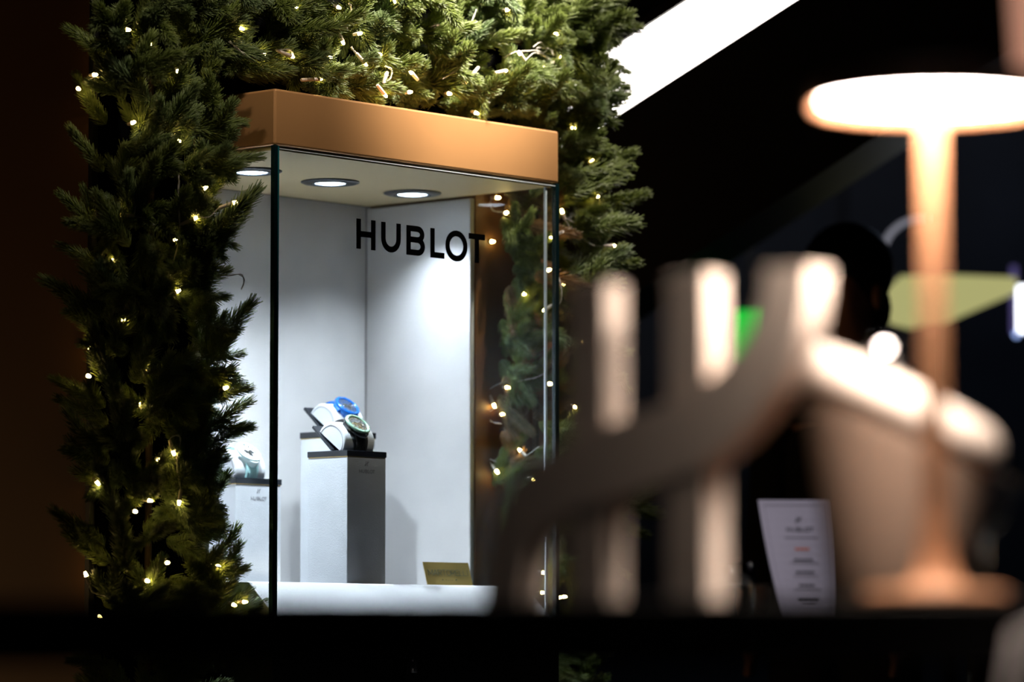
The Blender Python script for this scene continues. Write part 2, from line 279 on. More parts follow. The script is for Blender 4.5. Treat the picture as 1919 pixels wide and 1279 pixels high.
EDGE_L = [(-0.2164,0.1652,1.3816,-0.2795,0.19,1.4395), (-0.2113,0.1628,1.2371,-0.3026,0.19,1.319), (-0.2109,0.1628,1.2032,-0.2909,0.19,1.2759), (-0.2079,0.1603,1.2457,-0.2722,0.19,1.3026), (-0.2063,0.1603,1.1016,-0.285,0.19,1.1581), (-0.2026,0.1579,1.0762,-0.2757,0.19,1.1291), (-0.2018,0.1579,1.0086,-0.2774,0.19,1.0911), (-0.1979,0.1554,0.9664,-0.2635,0.19,1.0495), (-0.2038,0.1603,0.882,-0.2955,0.19,0.9351), (-0.1967,0.1554,0.8568,-0.2751,0.19,0.9063), (-0.2052,0.1579,1.3138,-0.2471,0.1874,1.3552), (-0.2114,0.1603,1.5526,-0.2431,0.1825,1.5942), (-0.2056,0.1554,1.6557,-0.2513,0.1874,1.7052), (-0.214,0.1628,1.4756,-0.2422,0.1825,1.5173), (-0.0951,0.0792,1.4796,-0.0187,0.0261,1.5271), (-0.1168,0.0939,1.5476,-0.0392,0.0398,1.5893), (-0.0939,0.0792,1.351,-0.0197,0.027,1.4633), (-0.0902,0.0767,1.334,-0.0273,0.0325,1.4346), (-0.0924,0.0792,1.1801,-0.0211,0.029,1.2758), (-0.0852,0.0743,1.1632,-0.0364,0.0398,1.2326), (-0.0988,0.0841,1.1119,-0.0428,0.0448,1.147), (-0.0982,0.0841,1.0524,-0.0271,0.0339,1.1302), (-0.0911,0.0792,1.0355,-0.0317,0.0374,1.0875), (-0.1184,0.0989,0.9757,-0.0559,0.0546,1.0232), (-0.1109,0.0939,0.9165,-0.0589,0.057,0.9679), (-0.0962,0.0841,0.832,-0.0282,0.0359,0.9045), (-0.0821,0.0743,0.8152,-0.0336,0.0398,0.8747), (-0.0747,0.0693,0.7687,0.0068,0.02,0.8071), (-0.1162,0.0989,0.7392,-0.0117,0.0251,0.7816), (-0.1155,0.0939,1.4017,-0.073,0.0644,1.3859), (-0.1214,0.0989,1.2819,-0.0725,0.0644,1.3173)]
EDGE_R = [(0.7621,0.07,1.8338,0.9197,0.07,1.8842), (0.7764,0.07,1.7496,0.9343,0.07,1.8111), (0.7906,0.07,1.6843,0.9819,0.07,1.7533), (0.7906,0.07,1.6557,1.0088,0.07,1.7025), (0.7618,0.07,1.6005,0.8924,0.07,1.6353), (0.7761,0.07,1.5591,0.9485,0.07,1.6041), (0.776,0.07,1.5211,0.9217,0.07,1.5725), (0.7903,0.07,1.4559,0.9541,0.07,1.5126), (0.7901,0.07,1.3801,0.9479,0.07,1.432), (0.7757,0.07,1.3223,0.9211,0.07,1.3895), (0.7756,0.07,1.2657,0.8915,0.07,1.3204), (0.7755,0.07,1.1903,0.8621,0.07,1.2518), (0.7897,0.07,1.1156,0.8618,0.07,1.1567), (0.7753,0.07,1.0587,0.8472,0.07,1.0992), (0.9197,0.07,0.9688,1.051,0.07,1.0254), (0.9051,0.07,0.9969,1.0165,0.07,1.0387), (0.7751,0.07,0.9368,0.8613,0.07,0.9672), (0.775,0.07,0.8714,0.8612,0.07,0.92)]

# ================================================================== the hall
def struct(name, mb, m, parent=None):
    o = mb.build(name, MAT[m], parent); o['kind'] = 'structure'; return o
b = MB(); b.box(-6, 7, -2, 16, -0.1, 0); struct('floor', b, 'floor_dark')
b = MB(); b.box(-6, 7, -2, 16, 4.6, 4.7); struct('ceiling', b, 'tower_black')
b = MB(); b.box(-6, 7, 16, 16.2, 0, 4.6)
wb = struct('wall_back', b, 'wall_far')
for k in range(9):
    p = MB(); x = -5.2 + k*1.32
    p.box(x, x+1.18, 15.93, 15.999, 0.1, 3.1); p.build('wall_panel', MAT['wall_far'], wb)
b = MB(); b.box(-6.2, -6, -2, 16, 0, 4.6); struct('wall_left', b, 'tower_black')
b = MB(); b.box(7, 7.2, -2, 16, 0, 4.6); struct('wall_right', b, 'wall_far')

def lamp_point(name, loc, power, color, radius=0.1):
    ld = bpy.data.lights.new(name, 'POINT'); ld.energy = power; ld.color = color; ld.shadow_soft_size = radius
    o = bpy.data.objects.new(name, ld); o.location = loc; col.objects.link(o); return o
lamp_point('far_fill_light', (2.6, 13.5, 3.6), 9, (0.6, 0.72, 1.0), 0.2)  # unseen source added for dim bluish patches on the far wall
lamp_point('tower_fill_light', (-2.6, 6.6, 0.55), 11, (1.0, 0.60, 0.25), 0.5)  # unseen warm light added for the gradient on the tower's left face

# ================================================================== escalator behind the tower
TS = 0.65
def slab_mb(x0, x1, zoff0, zoff1, y0, y1):
    z = lambda x: 1.788 + (x - 0.146)*TS
    m = MB()
    m.hexa([(x0,y0,z(x0)+zoff0),(x1,y0,z(x1)+zoff0),(x1,y1,z(x1)+zoff0),(x0,y1,z(x0)+zoff0),
            (x0,y0,z(x0)+zoff1),(x1,y0,z(x1)+zoff1),(x1,y1,z(x1)+zoff1),(x0,y1,z(x0)+zoff1)])
    return m
esc = empty('escalator', (0, 0, 0))
setp(esc, 'black escalator with a glowing white strip rising behind the fir', 'escalator')
slab_mb(-1.95, 3.2, -0.40, -0.004, 7.9, 8.9).build('truss', MAT['escalator_black'], esc)
ls = slab_mb(-1.95, 3.2, 0.0, 0.137, 7.905, 7.96).build('light_strip', MAT['strip_white'], esc)
ls['label'] = 'broad glowing white light strip'
slab_mb(-1.95, 3.2, 0.14, 0.165, 7.90, 7.98).build('skirt_trim', MAT['escalator_black'], esc)
slab_mb(-1.95, 3.2, 0.17, 0.80, 7.93, 7.945).build('balustrade', MAT['slab_black'], esc)
slab_mb(-1.95, 3.2, 0.80, 0.86, 7.90, 7.98).build('handrail', MAT['black_rubber'], esc)
b = MB(); b.box(-2.1, -1.5, 7.95, 8.85, 0.0, 0.45); b.build('foot', MAT['escalator_black'], esc)

# ================================================================== blurred lights far behind
def at_box(name, x0, x1, y0, y1, z0, z1, m, parent=None, bevel=0):
    q = MB(); q.box(x0, x1, y0, y1, z0, z1); return q.build(name, MAT[m], parent, bevel)
g = empty('exit_sign', (0.75, 12, 1.60))
setp(g, 'green glowing sign hanging far behind the beige logo', 'sign')
at_box('sign_panel', -0.055, 0.055, -0.012, 0.012, 0.0, 0.185, 'green_sign', g, 0.006)
at_box('housing', -0.062, 0.062, 0.012, 0.05, -0.008, 0.193, 'black_metal', g)
at_box('rod', -0.006, 0.006, 0.02, 0.032, 0.193, 3.0, 'black_metal', g)

g = empty('lit_panel', (1.26, 11, 0.0))
setp(g, 'yellow-green glowing panel tapering to the right behind the copper lamp stem', 'sign')
q = MB()
pts = [(-0.19, 1.70), (-0.185, 1.755), (-0.14, 1.797), (0.0, 1.80), (0.19, 1.792), (0.195, 1.752), (0.0, 1.668), (-0.11, 1.648), (-0.165, 1.66)]
q.prism([(x, 0, z) for x, z in pts], [(x, 0.06, z) for x, z in pts]); q.build('glowing_face', MAT['yellow_sign'], g)
at_box('post', -0.02, 0.02, 0.061, 0.09, 0.0, 1.75, 'black_metal', g)

g = empty('ring_lamp', (1.075, 10, 1.70))
setp(g, 'thin pale ring lamp far behind, beside the copper stem', 'lamp')
q = MB(); q.tube([(0.105*math.cos(t), 0, 0.05+0.10*math.sin(t)) for t in [math.pi*(0.45 + 0.55*k/14) for k in range(15)]], 0.008, 8)
q.build('ring', MAT['ring_light'], g)
q = MB(); q.tube([(-0.105, 0, 0.05), (-0.105, 0, -1.70)], 0.006, 6); q.build('post', MAT['black_metal'], g)

g = empty('display_screen', (1.545, 11.35, 0.0))
setp(g, 'small bluish white lit screen at the right edge of the photo', 'screen')
at_box('screen', -0.045, 0.16, 0.0, 0.02, 1.665, 1.80, 'white_light', g)
at_box('frame_edge', -0.062, -0.045, 0.0, 0.02, 1.66, 1.86, 'bokeh_violet', g)
q = MB(); q.sphere((-0.05, -0.01, 1.655), 0.008); q.build('indicator', MAT['blue_light'], g)
at_box('stand', 0.03, 0.07, 0.0, 0.02, 0.0, 1.665, 'black_metal', g)

# ================================================================== person far behind
def skin_mesh(name, verts, edges, radii, m, parent=None, root=0, sub=2):
    me = bpy.data.meshes.new(name); me.from_pydata(verts, edges, []); me.update(); me.materials.append(m)
    o = bpy.data.objects.new(name, me); col.objects.link(o)
    if parent: o.parent = parent
    s = o.modifiers.new('skin', 'SKIN'); s.use_smooth_shade = True
    sv = me.skin_vertices[0].data
    for i, r in enumerate(radii):
        sv[i].radius = r if isinstance(r, tuple) else (r, r); sv[i].use_root = (i == root)
    d = o.modifiers.new('sub', 'SUBSURF'); d.levels = sub; d.render_levels = sub
    return o
per = empty('person', (0.715, 8.25, 0.0), R(-38))
setp(per, 'dark-haired person in black clothing standing far behind, facing away', 'person')
vs = [(0,0,0.86),(0,0.0,1.02),(0,0.005,1.20),(0,0.01,1.30),(0,0.015,1.37),(0,0.005,1.45),(0,-0.01,1.53),(0,0,1.585)]
ed = [(i, i+1) for i in range(7)]; rd = [0.11,0.10,0.12,0.075,0.048,0.062,0.084,0.05]
vs += [(0,-0.095,1.475),(0,-0.105,1.445)]; ed += [(5,8),(8,9)]; rd += [0.018,0.012]
for s in (-1, 1):
    k = len(vs)
    vs += [(s*0.16,0.0,1.255),(s*0.20,0.02,1.02),(s*0.19,-0.06,0.82),(s*0.185,-0.085,0.75)]
    ed += [(3,k),(k,k+1),(k+1,k+2),(k+2,k+3)]; rd += [0.05,0.04,0.028,0.03]
    for j in range(5):
        n = len(vs); a = (j-2)*0.014
        vs += [(s*0.185+a*0.5,-0.09-a,0.70),(s*0.183+a*0.5,-0.10-a,0.665)]; ed += [(k+3,n),(n,n+1)]; rd += [0.008,0.007]
    k = len(vs)
    vs += [(s*0.085,0,0.80),(s*0.095,-0.01,0.46),(s*0.10,0.02,0.08),(s*0.11,-0.12,0.035)]
    ed += [(0,k),(k,k+1),(k+1,k+2),(k+2,k+3)]; rd += [0.085,0.055,0.038,0.034]
skin_mesh('body', vs, ed, rd, MAT['skin'], per)
vs = [(0,0,0.85),(0,0,1.02),(0,0.005,1.20),(0,0.012,1.305),(0,0.018,1.345)]
ed = [(0,1),(1,2),(2,3),(3,4)]; rd = [0.135,0.128,0.15,0.10,0.066]
for s in (-1, 1):
    k = len(vs)
    vs += [(s*0.165,0.0,1.26),(s*0.205,0.02,1.02),(s*0.192,-0.055,0.84)]; ed += [(3,k),(k,k+1),(k+1,k+2)]; rd += [0.066,0.054,0.042]
    k = len(vs)
    vs += [(s*0.088,0,0.79),(s*0.098,-0.01,0.46),(s*0.103,0.02,0.12)]; ed += [(0,k),(k,k+1),(k+1,k+2)]; rd += [0.11,0.075,0.06]
c = skin_mesh('clothing', vs, ed, rd, MAT['cloth_black'], per); c['label'] = 'black top and trousers'
q = MB(); q.sphere((0,0.02,1.545), 0.108, 20, 12, (0.9,1.0,0.95)); q.sphere((0,0.055,1.46), 0.08, 16, 10, (1.0,0.7,1.0))
h = q.build('hair', MAT['hair_black'], per); h['label'] = 'short black hair'
for s in (-1, 1):
    q = MB(); q.sphere((s*0.088,0.0,1.478), 0.026, 12, 8, (0.4,0.7,1.1)); q.build('ear', MAT['skin'], per)

# ================================================================== the display tower
tower = empty('display_tower', W(0.345, 0.5), RZ)
setp(tower, 'tall brown and black display tower carrying the glass case and the fir', 'display tower')
TL = lambda x0, x1, y0, y1, z0, z1: (x0-0.345, x1-0.345, y0-0.5, y1-0.5, z0, z1)
def tpart(name, ext, m, bevel=0.002):
    q = MB(); q.box(*TL(*ext)); return q.build(name, MAT[m], tower, bevel)
tpart('left_pillar', (-0.217, -0.002, 0.20, 0.85, 0, 2.6), 'tower_brown')
tpart('right_pillar', (0.696, 0.91, 0.20, 0.85, 0, 2.6), 'tower_brown')
tpart('back_wall', (-0.0015, 0.6955, 0.475, 0.85, 0, 1.63), 'tower_black')
tpart('header', (-0.0015, 0.6955, 0.20, 0.85, 1.632, 2.6), 'tower_black')
tpart('corner_trim', (-0.2205, -0.209, 0.19, 0.1995, 0, 2.6), 'black_metal', 0)
tpart('gap_shade_board', (-0.208, -0.004, 0.185, 0.1995, 0.3, 2.6), 'gap_shade_black', 0)  # black sheets added to stand in for shade in the fir gaps
tpart('gap_shade_board', (0.701, 0.905, 0.185, 0.1995, 1.56, 2.6), 'gap_shade_black', 0)
tpart('gap_shade_board', (-0.003, 0.700, 0.185, 0.1995, 1.64, 2.6), 'gap_shade_black', 0)

# ================================================================== the glass case
CW, CD, ZP, ZG, ZT = 0.692, 0.455, 0.833, 1.5318, 1.6238
case = empty('display_case', W(0, 0), RZ)
setp(case, 'glass watch display case with copper-coloured top box and black lettering on its front pane', 'display case')
def cbox(name, ext, m, bevel=0, parent=None):
    q = MB(); q.box(*ext); return q.build(name, MAT[m], parent or case, bevel)
tb = cbox('top_box', (0, CW, 0, 0.472, ZG+0.001, ZT), 'copper_paint', 0.0035)
tb['label'] = 'copper-coloured painted top box'
cbox('ceiling_panel', (0.0095, CW-0.0095, 0.0095, CD-0.003, ZG-0.006, ZG), 'case_ceiling')
cbox('back_panel', (0.0, CW, CD, CD+0.012, ZP-0.02, ZG-0.0065), 'suede_grey')
cbox('side_panel', (CW-0.011, CW, 0.199, CD-0.001, ZP-0.02, ZG-0.010), 'suede_grey', 0.002)
cbox('side_panel', (0.0, 0.011, 0.157, CD-0.001, ZP-0.02, ZG-0.010), 'suede_grey', 0.002)
cbox('corner_seam', (CW-0.0135, CW-0.0112, CD-0.003, CD-0.0003, ZP, ZG-0.008), 'suede_dark_seam')
fp = cbox('front_pane', (0.010, CW-0.009, 0.0, 0.008, 0.772, ZG), 'pane')
cbox('left_pane', (0.0, 0.008, 0.0085, 0.156, 0.772, ZG), 'pane')
cbox('right_pane', (CW-0.0085, CW-0.0005, 0.009, 0.198, 0.772, ZG), 'pane')
cbox('pane_edge', (-0.0006, 0.0066, -0.0006, 0.0082, 0.770, ZG), 'glass_edge')
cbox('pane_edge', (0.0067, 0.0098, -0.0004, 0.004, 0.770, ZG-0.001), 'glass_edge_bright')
cbox('pane_edge', (CW-0.0085, CW, -0.0006, 0.0082, 0.770, ZG), 'glass_edge')
cbox('pale_strip', (0.6665, 0.6705, 0.0085, 0.0125, 0.775, ZG-0.007), 'pale_strip')  # pale strip added to paint the light caught in the pane edge
cbox('top_rail', (0.0105, CW-0.0095, -0.0004, 0.0, ZG-0.0052, ZG-0.0040), 'pale_strip')
q = MB()
prof = [(0.0095, 0.762), (0.0095, 0.779), (0.066, 0.8305), (0.0715, ZP), (CD-0.001, ZP), (CD-0.001, 0.762)]
q.prism([(0.012, y, z) for y, z in prof], [(CW-0.0125, y, z) for y, z in prof][::1]); 
pl = q.build('platform', MAT['white_leather'], case, 0.0025)
q = MB(); q.tube([(0.0125, 0.012, 0.7815), (0.0125, 0.0665, 0.8312), (0.0125, 0.16, 0.8335)], 0.0017, 6); q.build('piping', MAT['white_leather'], pl)
cbox('base_cabinet', (0, CW, 0, 0.47, 0.0, 0.7605), 'tower_black', 0.002)
cbox('base_rim', (0, CW, -0.001, 0.009, 0.761, 0.7695), 'black_metal')
q = MB(); q.lathe([(0.0092, 0.6855), (0.0100, 0.6865), (0.0100, 0.7075)], 0.3115, -0.012, 24); lk = q.build('lock_cylinder', MAT['chrome'], case)
q = MB(); q.box(0.285, 0.338, -0.022, -0.0015, 0.708, 0.7125); q.build('lock_plate', MAT['black_metal'], lk)

# ---- lettering
def stroke(mb, pts, w, fmap, closed=False):
    pp = [Vector((p[0], p[1])) for p in pts]; pts = [pp[0]]
    for p in pp[1:]:
        if (p-pts[-1]).length > 1e-6: pts.append(p)
    n = len(pts); rings = []
    for i in range(n):
        a = pts[(i-1) % n] if (closed or i > 0) else None
        c = pts[(i+1) % n] if (closed or i < n-1) else None
        d0 = (pts[i]-a).normalized() if a is not None else None
        d1 = (c-pts[i]).normalized() if c is not None else None
        if d0 is None: d0 = d1
        if d1 is None: d1 = d0
        n0 = Vector((-d0.y, d0.x)); n1 = Vector((-d1.y, d1.x)); m = (n0+n1)
        m.normalize(); k = 1/max(0.4, m.dot(n0))
        wi = w[min(i, len(w)-1)] if isinstance(w, list) else w
        l, r = pts[i]+m*wi*0.5*k, pts[i]-m*wi*0.5*k
        rings.append([fmap(l.x, l.y, 0), fmap(r.x, r.y, 0), fmap(r.x, r.y, 1), fmap(l.x, l.y, 1)])
    if closed: rings.append(rings[0])
    mb.loft(rings, True, not closed, False)
def arc(cx, cy, rx, ry, a0, a1, n=14):
    return [(cx+rx*math.cos(R(a0+(a1-a0)*k/n)), cy+ry*math.sin(R(a0+(a1-a0)*k/n))) for k in range(n+1)]
def glyph(ch, w, h, s):
    k = s/2
    if ch == 'H': return [([(k,0),(k,h)],0), ([(w-k,0),(w-k,h)],0), ([(s,h*0.5),(w-s,h*0.5)],0)]
    if ch == 'U':
        rr = w/2-k; return [([(k,h)]+[(k,rr+k)]+arc(w/2,rr+k,rr,rr,180,360)+[(w-k,h)],0)]
    if ch == 'B':
        r1 = h*0.235-k*0.55; r2 = h*0.265-k*0.45; m = h*0.53
        return [([(k,0),(k,h)],0),
                ([(s,h-k),(w*0.60,h-k)]+arc(w*0.60,(h-k+m)/2,w*0.40-k-w*0.03,(h-k-m)/2,90,-90)+[(s,m)],0),
                ([(s,m),(w*0.62,m)]+arc(w*0.62,(m+k)/2,w*0.38-k,(m-k)/2,90,-90)+[(s,k)],0)]
    if ch == 'L': return [([(k,0),(k,h)],0), ([(s,k),(w,k)],0)]
    if ch == 'O': return [(arc(w/2,h/2,w/2-k,h/2-k*0.7,0,345,23),1)]
    if ch == 'T': return [([(0,h-k),(w,h-k)],0), ([(w/2,0),(w/2,h-s)],0)]
    if ch == 'A': return [([(k,0),(w/2,h)],0), ([(w-k,0),(w/2,h)],0), ([(w*0.22,h*0.32),(w*0.78,h*0.32)],0)]
    if ch == 'R': return [([(k,0),(k,h)],0), ([(s,h-k),(w*0.55,h-k)]+arc(w*0.55,h*0.72,w*0.45-k,h*0.28-k,90,-90)+[(s,h*0.45)],0), ([(w*0.45,h*0.45),(w-k,0)],0)]
    if ch == 'E': return [([(k,0),(k,h)],0), ([(s,h-k),(w,h-k)],0), ([(s,h/2),(w*0.85,h/2)],0), ([(s,k),(w,k)],0)]
    if ch == 'I': return [([(w/2,0),(w/2,h)],0)]
    if ch == 'M': return [([(k,0),(k,h)],0), ([(w-k,0),(w-k,h)],0), ([(k,h),(w/2,h*0.2)],0), ([(w-k,h),(w/2,h*0.2)],0)]
    return []
GH = 0.0495
for ch, x0, x1, zb in (('H',.1880,.2322,1.3795),('U',.2465,.2925,1.3790),('B',.3070,.3510,1.3786),('L',.3652,.3990,1.3783),('O',.4022,.4562,1.3776),('T',.4600,.5002,1.3776)):
    q = MB()
    for pts, cl in glyph(ch, x1-x0, GH, 0.0097):
        stroke(q, pts, 0.0097, lambda u, v, t: (x0+u, -0.0013 + t*0.0012, zb+v), cl)
    q.build('letter', MAT['letter_black'], fp)
WORD = (('H',0.0,0.92),('U',1.18,0.92),('B',2.40,0.88),('L',3.55,0.70),('O',4.32,1.08),('T',5.46,0.82))   # advance in letter heights
def wordmark(mb, fmap, h, s, emblem=True):
    wid = 6.28*h
    for ch, x, w in WORD:
        for pts, cl in glyph(ch, w*h, h, s):
            stroke(mb, pts, s, lambda u, v, t: fmap(u + x*h - wid/2, v, t), cl)
    if emblem:
        e = h*1.35; zb = h*2.0
        f2 = lambda u, v, t: fmap(u, v+zb, t)
        stroke(mb, [(-e*0.28, 0), (-e*0.28, e)], s, f2); stroke(mb, [(e*0.14, 0), (e*0.14, e)], s, f2)
        stroke(mb, [(-e*0.62, -0.0*e), (-e*0.50, e*0.30), (-e*0.1, e*0.48), (e*0.25, e*0.58), (e*0.50, e*0.85), (e*0.54, e)], s, f2)

# ---- three downlights in the case ceiling
for i, (x, y, lab) in enumerate(((0.172,0.229,'leftmost black-rimmed downlight in the case ceiling, behind the pane corner'),
                                 (0.3685,0.2385,'middle black-rimmed downlight of the three in the case ceiling'),
                                 (0.580,0.244,'rightmost black-rimmed downlight of the three in the case ceiling'))):
    d = empty('downlight', W(x, y, ZG-0.0062), RZ)
    setp(d, lab, 'downlight', 'downlights in the case ceiling')
    q = MB(); q.lathe([(0.032, -0.0002), (0.0505, -0.0002), (0.0505, -0.0018), (0.046, -0.0038), (0.034, -0.0050), (0.032, -0.0042), (0.032, -0.0002)], 0, 0, 56)
    q.build('trim_ring', MAT['trim_black'], d)
    q = MB(); q.lathe([(0.0315, -0.0004), (0.0315, -0.0040), (0.029, -0.0046), (0.027, -0.0042), (0.027, -0.0004)], 0, 0, 48); q.build('lens_rim', MAT['lens_rim'], d)
    q = MB(); q.lathe([(0.0265, -0.0006), (0.0265, -0.0030), (0.018, -0.0046), (0.004, -0.0050)], 0, 0, 40); q.build('lens', MAT['lens_glow'], d)
    ld = bpy.data.lights.new('downlight_beam', 'SPOT'); ld.energy = (62, 17, 20)[i]; ld.spot_size = R(114); ld.spot_blend = 1.0
    ld.color = (0.80, 0.90, 1.0); ld.shadow_soft_size = 0.010
    lo = bpy.data.objects.new('downlight_beam', ld); lo.location = (0, 0, -0.0075); lo.parent = d; col.objects.link(lo)

# ---- plinths
PLX, PLZ = 0.2361, 1.0156
def plinth(x, y, w, ztop, sl, label, emb=True):
    p = empty('plinth', W(x+w/2, y+w/2, ZP+0.0003), RZ); setp(p, label, 'plinth', 'plinths in the glass case')
    h = ztop - ZP - 0.0003; a = w/2
    q = MB(); q.box(-a+0.001, a-0.001, -a+0.001, a-0.001, 0, h-sl-0.0014); bd = q.build('body', MAT['plinth_leather'], p, 0.0015)
    q = MB(); q.box(-a+0.0015, a-0.0015, -a+0.0015, a-0.0015, h-sl-0.0013, h-sl); q.build('gold_line', MAT['gold_metal'], p)
    q = MB(); q.box(-a, a, -a, a, h-sl+0.0001, h); q.build('top_slab', MAT['slab_black'], p, 0.0008)
    if emb:
        q = MB(); wordmark(q, lambda u, v, t: (u+0.0005, -a+0.0011-0.0004*t, h-0.0375+v), 0.0060, 0.0009)
        q.build('embossed_wordmark', MAT['emboss'], bd)
    return p
plinth(0.2918, 0.12, 0.095, 1.0570, 0.0100, 'grey leather plinth, foremost of three, under the green-bezelled watch')
plinth(PLX, 0.33, 0.110, PLZ, 0.0100, 'short pale leather plinth nearest the fir, under the white watch')
plinth(0.4531, 0.30, 0.095, 1.1030, 0.0108, 'tallest grey leather plinth, under the blue watch', False)

# ---- watches on tilted cushion stands
CT, ST = 0.731, 0.682
def watch_set(x, y, z, cols, names):
    y0, z0 = 0.026, 0.0345
    def P(px, d, n):
        return (px, y0 - CT*d - ST*n, max(z0 - ST*d + CT*n, 0.0004))
    def Pf(px, d, n):
        return (px, y0 - CT*d - ST*n, z0 - ST*d + CT*n)
    st = empty('watch_stand', W(x, y, z+0.0002), RZ); setp(st, names[0], 'watch stand', 'tilted cushion stands in the case')
    q = MB(); q.hexa([P(-0.040,-0.015,-0.0055),P(0.040,-0.015,-0.0055),P(0.040,0.047,-0.0055),P(-0.040,0.047,-0.0055),
                      P(-0.040,-0.015,-0.0005),P(0.040,-0.015,-0.0005),P(0.040,0.047,-0.0005),P(-0.040,0.047,-0.0005)])
    pb = q.build('back_plate', MAT['slab_black'], st, 0.0006)
    q = MB(); q.box(-0.012, 0.012, y0-0.0105, y0-0.0065, 0.0003, 0.0215); q.build('strut', MAT['slab_black'], pb)
    prof = [(0.033-0.034*math.cos(t), 0.038*max(0.0, math.sin(t))**0.80) for t in [math.pi*k/22 for k in range(23)]]
    q = MB(); rings = []
    for px, sc in ((-0.036,0.93),(-0.0350,0.97),(-0.033,1.0),(0.033,1.0),(0.0350,0.97),(0.036,0.93)):
        rings.append([P(px, 0.033+(d-0.033)*sc, n*sc) for d, n in prof])
    q.loft(rings, True, True, True); cu = q.build('cushion', MAT['plinth_leather'], st)
    q = MB(); q.tube([P(-0.0362, 0.033+(d-0.033)*0.84, max(0.002, n*0.84)) for d, n in prof], 0.0005, 5); q.build('stitching', MAT['suede_dark_seam'], cu)
    # the watch
    wt = empty('wristwatch', W(x, y, z+0.0004), RZ); setp(wt, names[1], 'watch', 'watches in the glass case')
    C = 0.033; NB = 0.0350
    def disc(r0s, n=44):
        m = MB(); m.loft([[Pf(r*math.cos(2*math.pi*i/n), C+r*math.sin(2*math.pi*i/n), h) for i in range(n)] for r, h in r0s]); return m
    # case: rounded barrel with lugs top and bottom and ears at both sides
    m = MB(); n = 40; rings = []
    for h, s in ((NB-0.003,0.90),(NB-0.001,1.0),(NB+0.0085,1.0),(NB+0.0098,0.95)):
        ring = []
        for i in range(n):
            a = 2*math.pi*i/n; ca, sa = math.cos(a), math.sin(a)
            r = 0.0232 + 0.0038*max(0, abs(sa)-0.78)/0.22
            ring.append(Pf(r*s*ca, C + r*s*sa, h))
        rings.append(ring)
    m.loft(rings); cs = m.build('watch_case', MAT[cols['case']], wt)
    for sx in (-1, 1):
        m = MB(); m.hexa([Pf(sx*0.0205,C-0.010,NB+0.0025),Pf(sx*0.0262,C-0.008,NB+0.0025),Pf(sx*0.0262,C+0.008,NB+0.0025),Pf(sx*0.0205,C+0.010,NB+0.0025),
                          Pf(sx*0.0205,C-0.010,NB+0.0078),Pf(sx*0.0258,C-0.008,NB+0.0078),Pf(sx*0.0258,C+0.008,NB+0.0078),Pf(sx*0.0205,C+0.010,NB+0.0078)])
        m.build('case_ear', MAT[cols['case']], cs, 0.0008)
    m = disc([(0.0180,NB+0.0090),(0.0236,NB+0.0092),(0.0238,NB+0.0112),(0.0226,NB+0.0130),(0.0186,NB+0.0134),(0.0180,NB+0.0112)])
    bz = m.build('bezel', MAT[cols['bezel']], wt)
    for k in range(6):
        a = math.pi*(k/3+1/6); m = MB(); cx, cd = 0.0208*math.cos(a), 0.0208*math.sin(a)
        m.loft([[Pf(cx+0.0014*math.cos(t*math.pi/4), C+cd+0.0014*math.sin(t*math.pi/4), hh) for t in range(8)] for hh in (NB+0.0128, NB+0.01345)])
        m.build('screw', MAT['silver'], bz)
    m = disc([(0.0178,NB+0.0100),(0.0178,NB+0.0113)]); dl = m.build('dial', MAT[cols['dial']], wt)
    m = MB()
    for k in range(12):
        a = math.pi*k/6; r0, r1 = 0.0118, 0.0168; u = Vector((math.cos(a), math.sin(a))); v = Vector((-u.y, u.x))*0.0012
        pp = [u*r0-v, u*r0+v, u*r1+v, u*r1-v]
        m.hexa([Pf(w_.x, C+w_.y, NB+0.0113) for w_ in pp]+[Pf(w_.x, C+w_.y, NB+0.0119) for w_ in pp])
    m.build('hour_markers', MAT['silver'], dl)
    for cx, cd, r in ((-0.006,0.0,0.0052),(0.0062,0.0,0.0050),(0.0,0.0068,0.0050)):
        m = MB(); nn = 22
        m.loft([[Pf(cx+rr*math.cos(2*math.pi*i/nn), C+cd+rr*math.sin(2*math.pi*i/nn), hh) for i in range(nn)] for rr, hh in ((r,NB+0.0113),(r,NB+0.0117),(r*0.80,NB+0.0117),(r*0.78,NB+0.0114))])
        m.build('subdial_ring', MAT['silver'], dl)
    for a, ln in ((2.2, 0.010), (0.7, 0.014)):
        m = MB(); u = Vector((math.cos(a), math.sin(a))); v = Vector((-u.y, u.x))*0.0008
        pp = [-u*0.003-v, -u*0.003+v, u*ln+v*0.4, u*ln-v*0.4]
        m.hexa([Pf(w_.x, C+w_.y, NB+0.0120) for w_ in pp]+[Pf(w_.x, C+w_.y, NB+0.0124) for w_ in pp]); m.build('hand', MAT['silver'], dl)
    m = MB(); m.tube([Pf(0.0258,C,NB+0.0052), Pf(0.0306,C,NB+0.0052)], 0.0030, 12); m.build('crown', MAT[cols['bezel']], cs)
    # strap halves follow the cushion
    for sgn, t0, t1 in ((1, 0.575, 0.99), (-1, 0.425, 0.04)):
        rings = []
        for k in range(13):
            t = math.pi*(t0+(t1-t0)*k/12); hw = 0.0150-0.0030*k/12
            d0, n0 = 0.033-0.0345*math.cos(t), 0.0385*max(0, math.sin(t))**0.80
            d1, n1 = 0.033-0.0385*math.cos(t), 0.0425*max(0, math.sin(t))**0.80
            if k < 2: n1 += 0.002
            rings.append([P(-hw,d0,n0), P(hw,d0,n0), P(hw,d1,n1), P(hw*0.8,d1,n1+0.0004), P(-hw*0.8,d1,n1+0.0004), P(-hw,d1,n1)])
        m = MB(); m.loft(rings, True, True, False); sp = m.build('strap', MAT[cols['strap']], wt)
        m = MB()
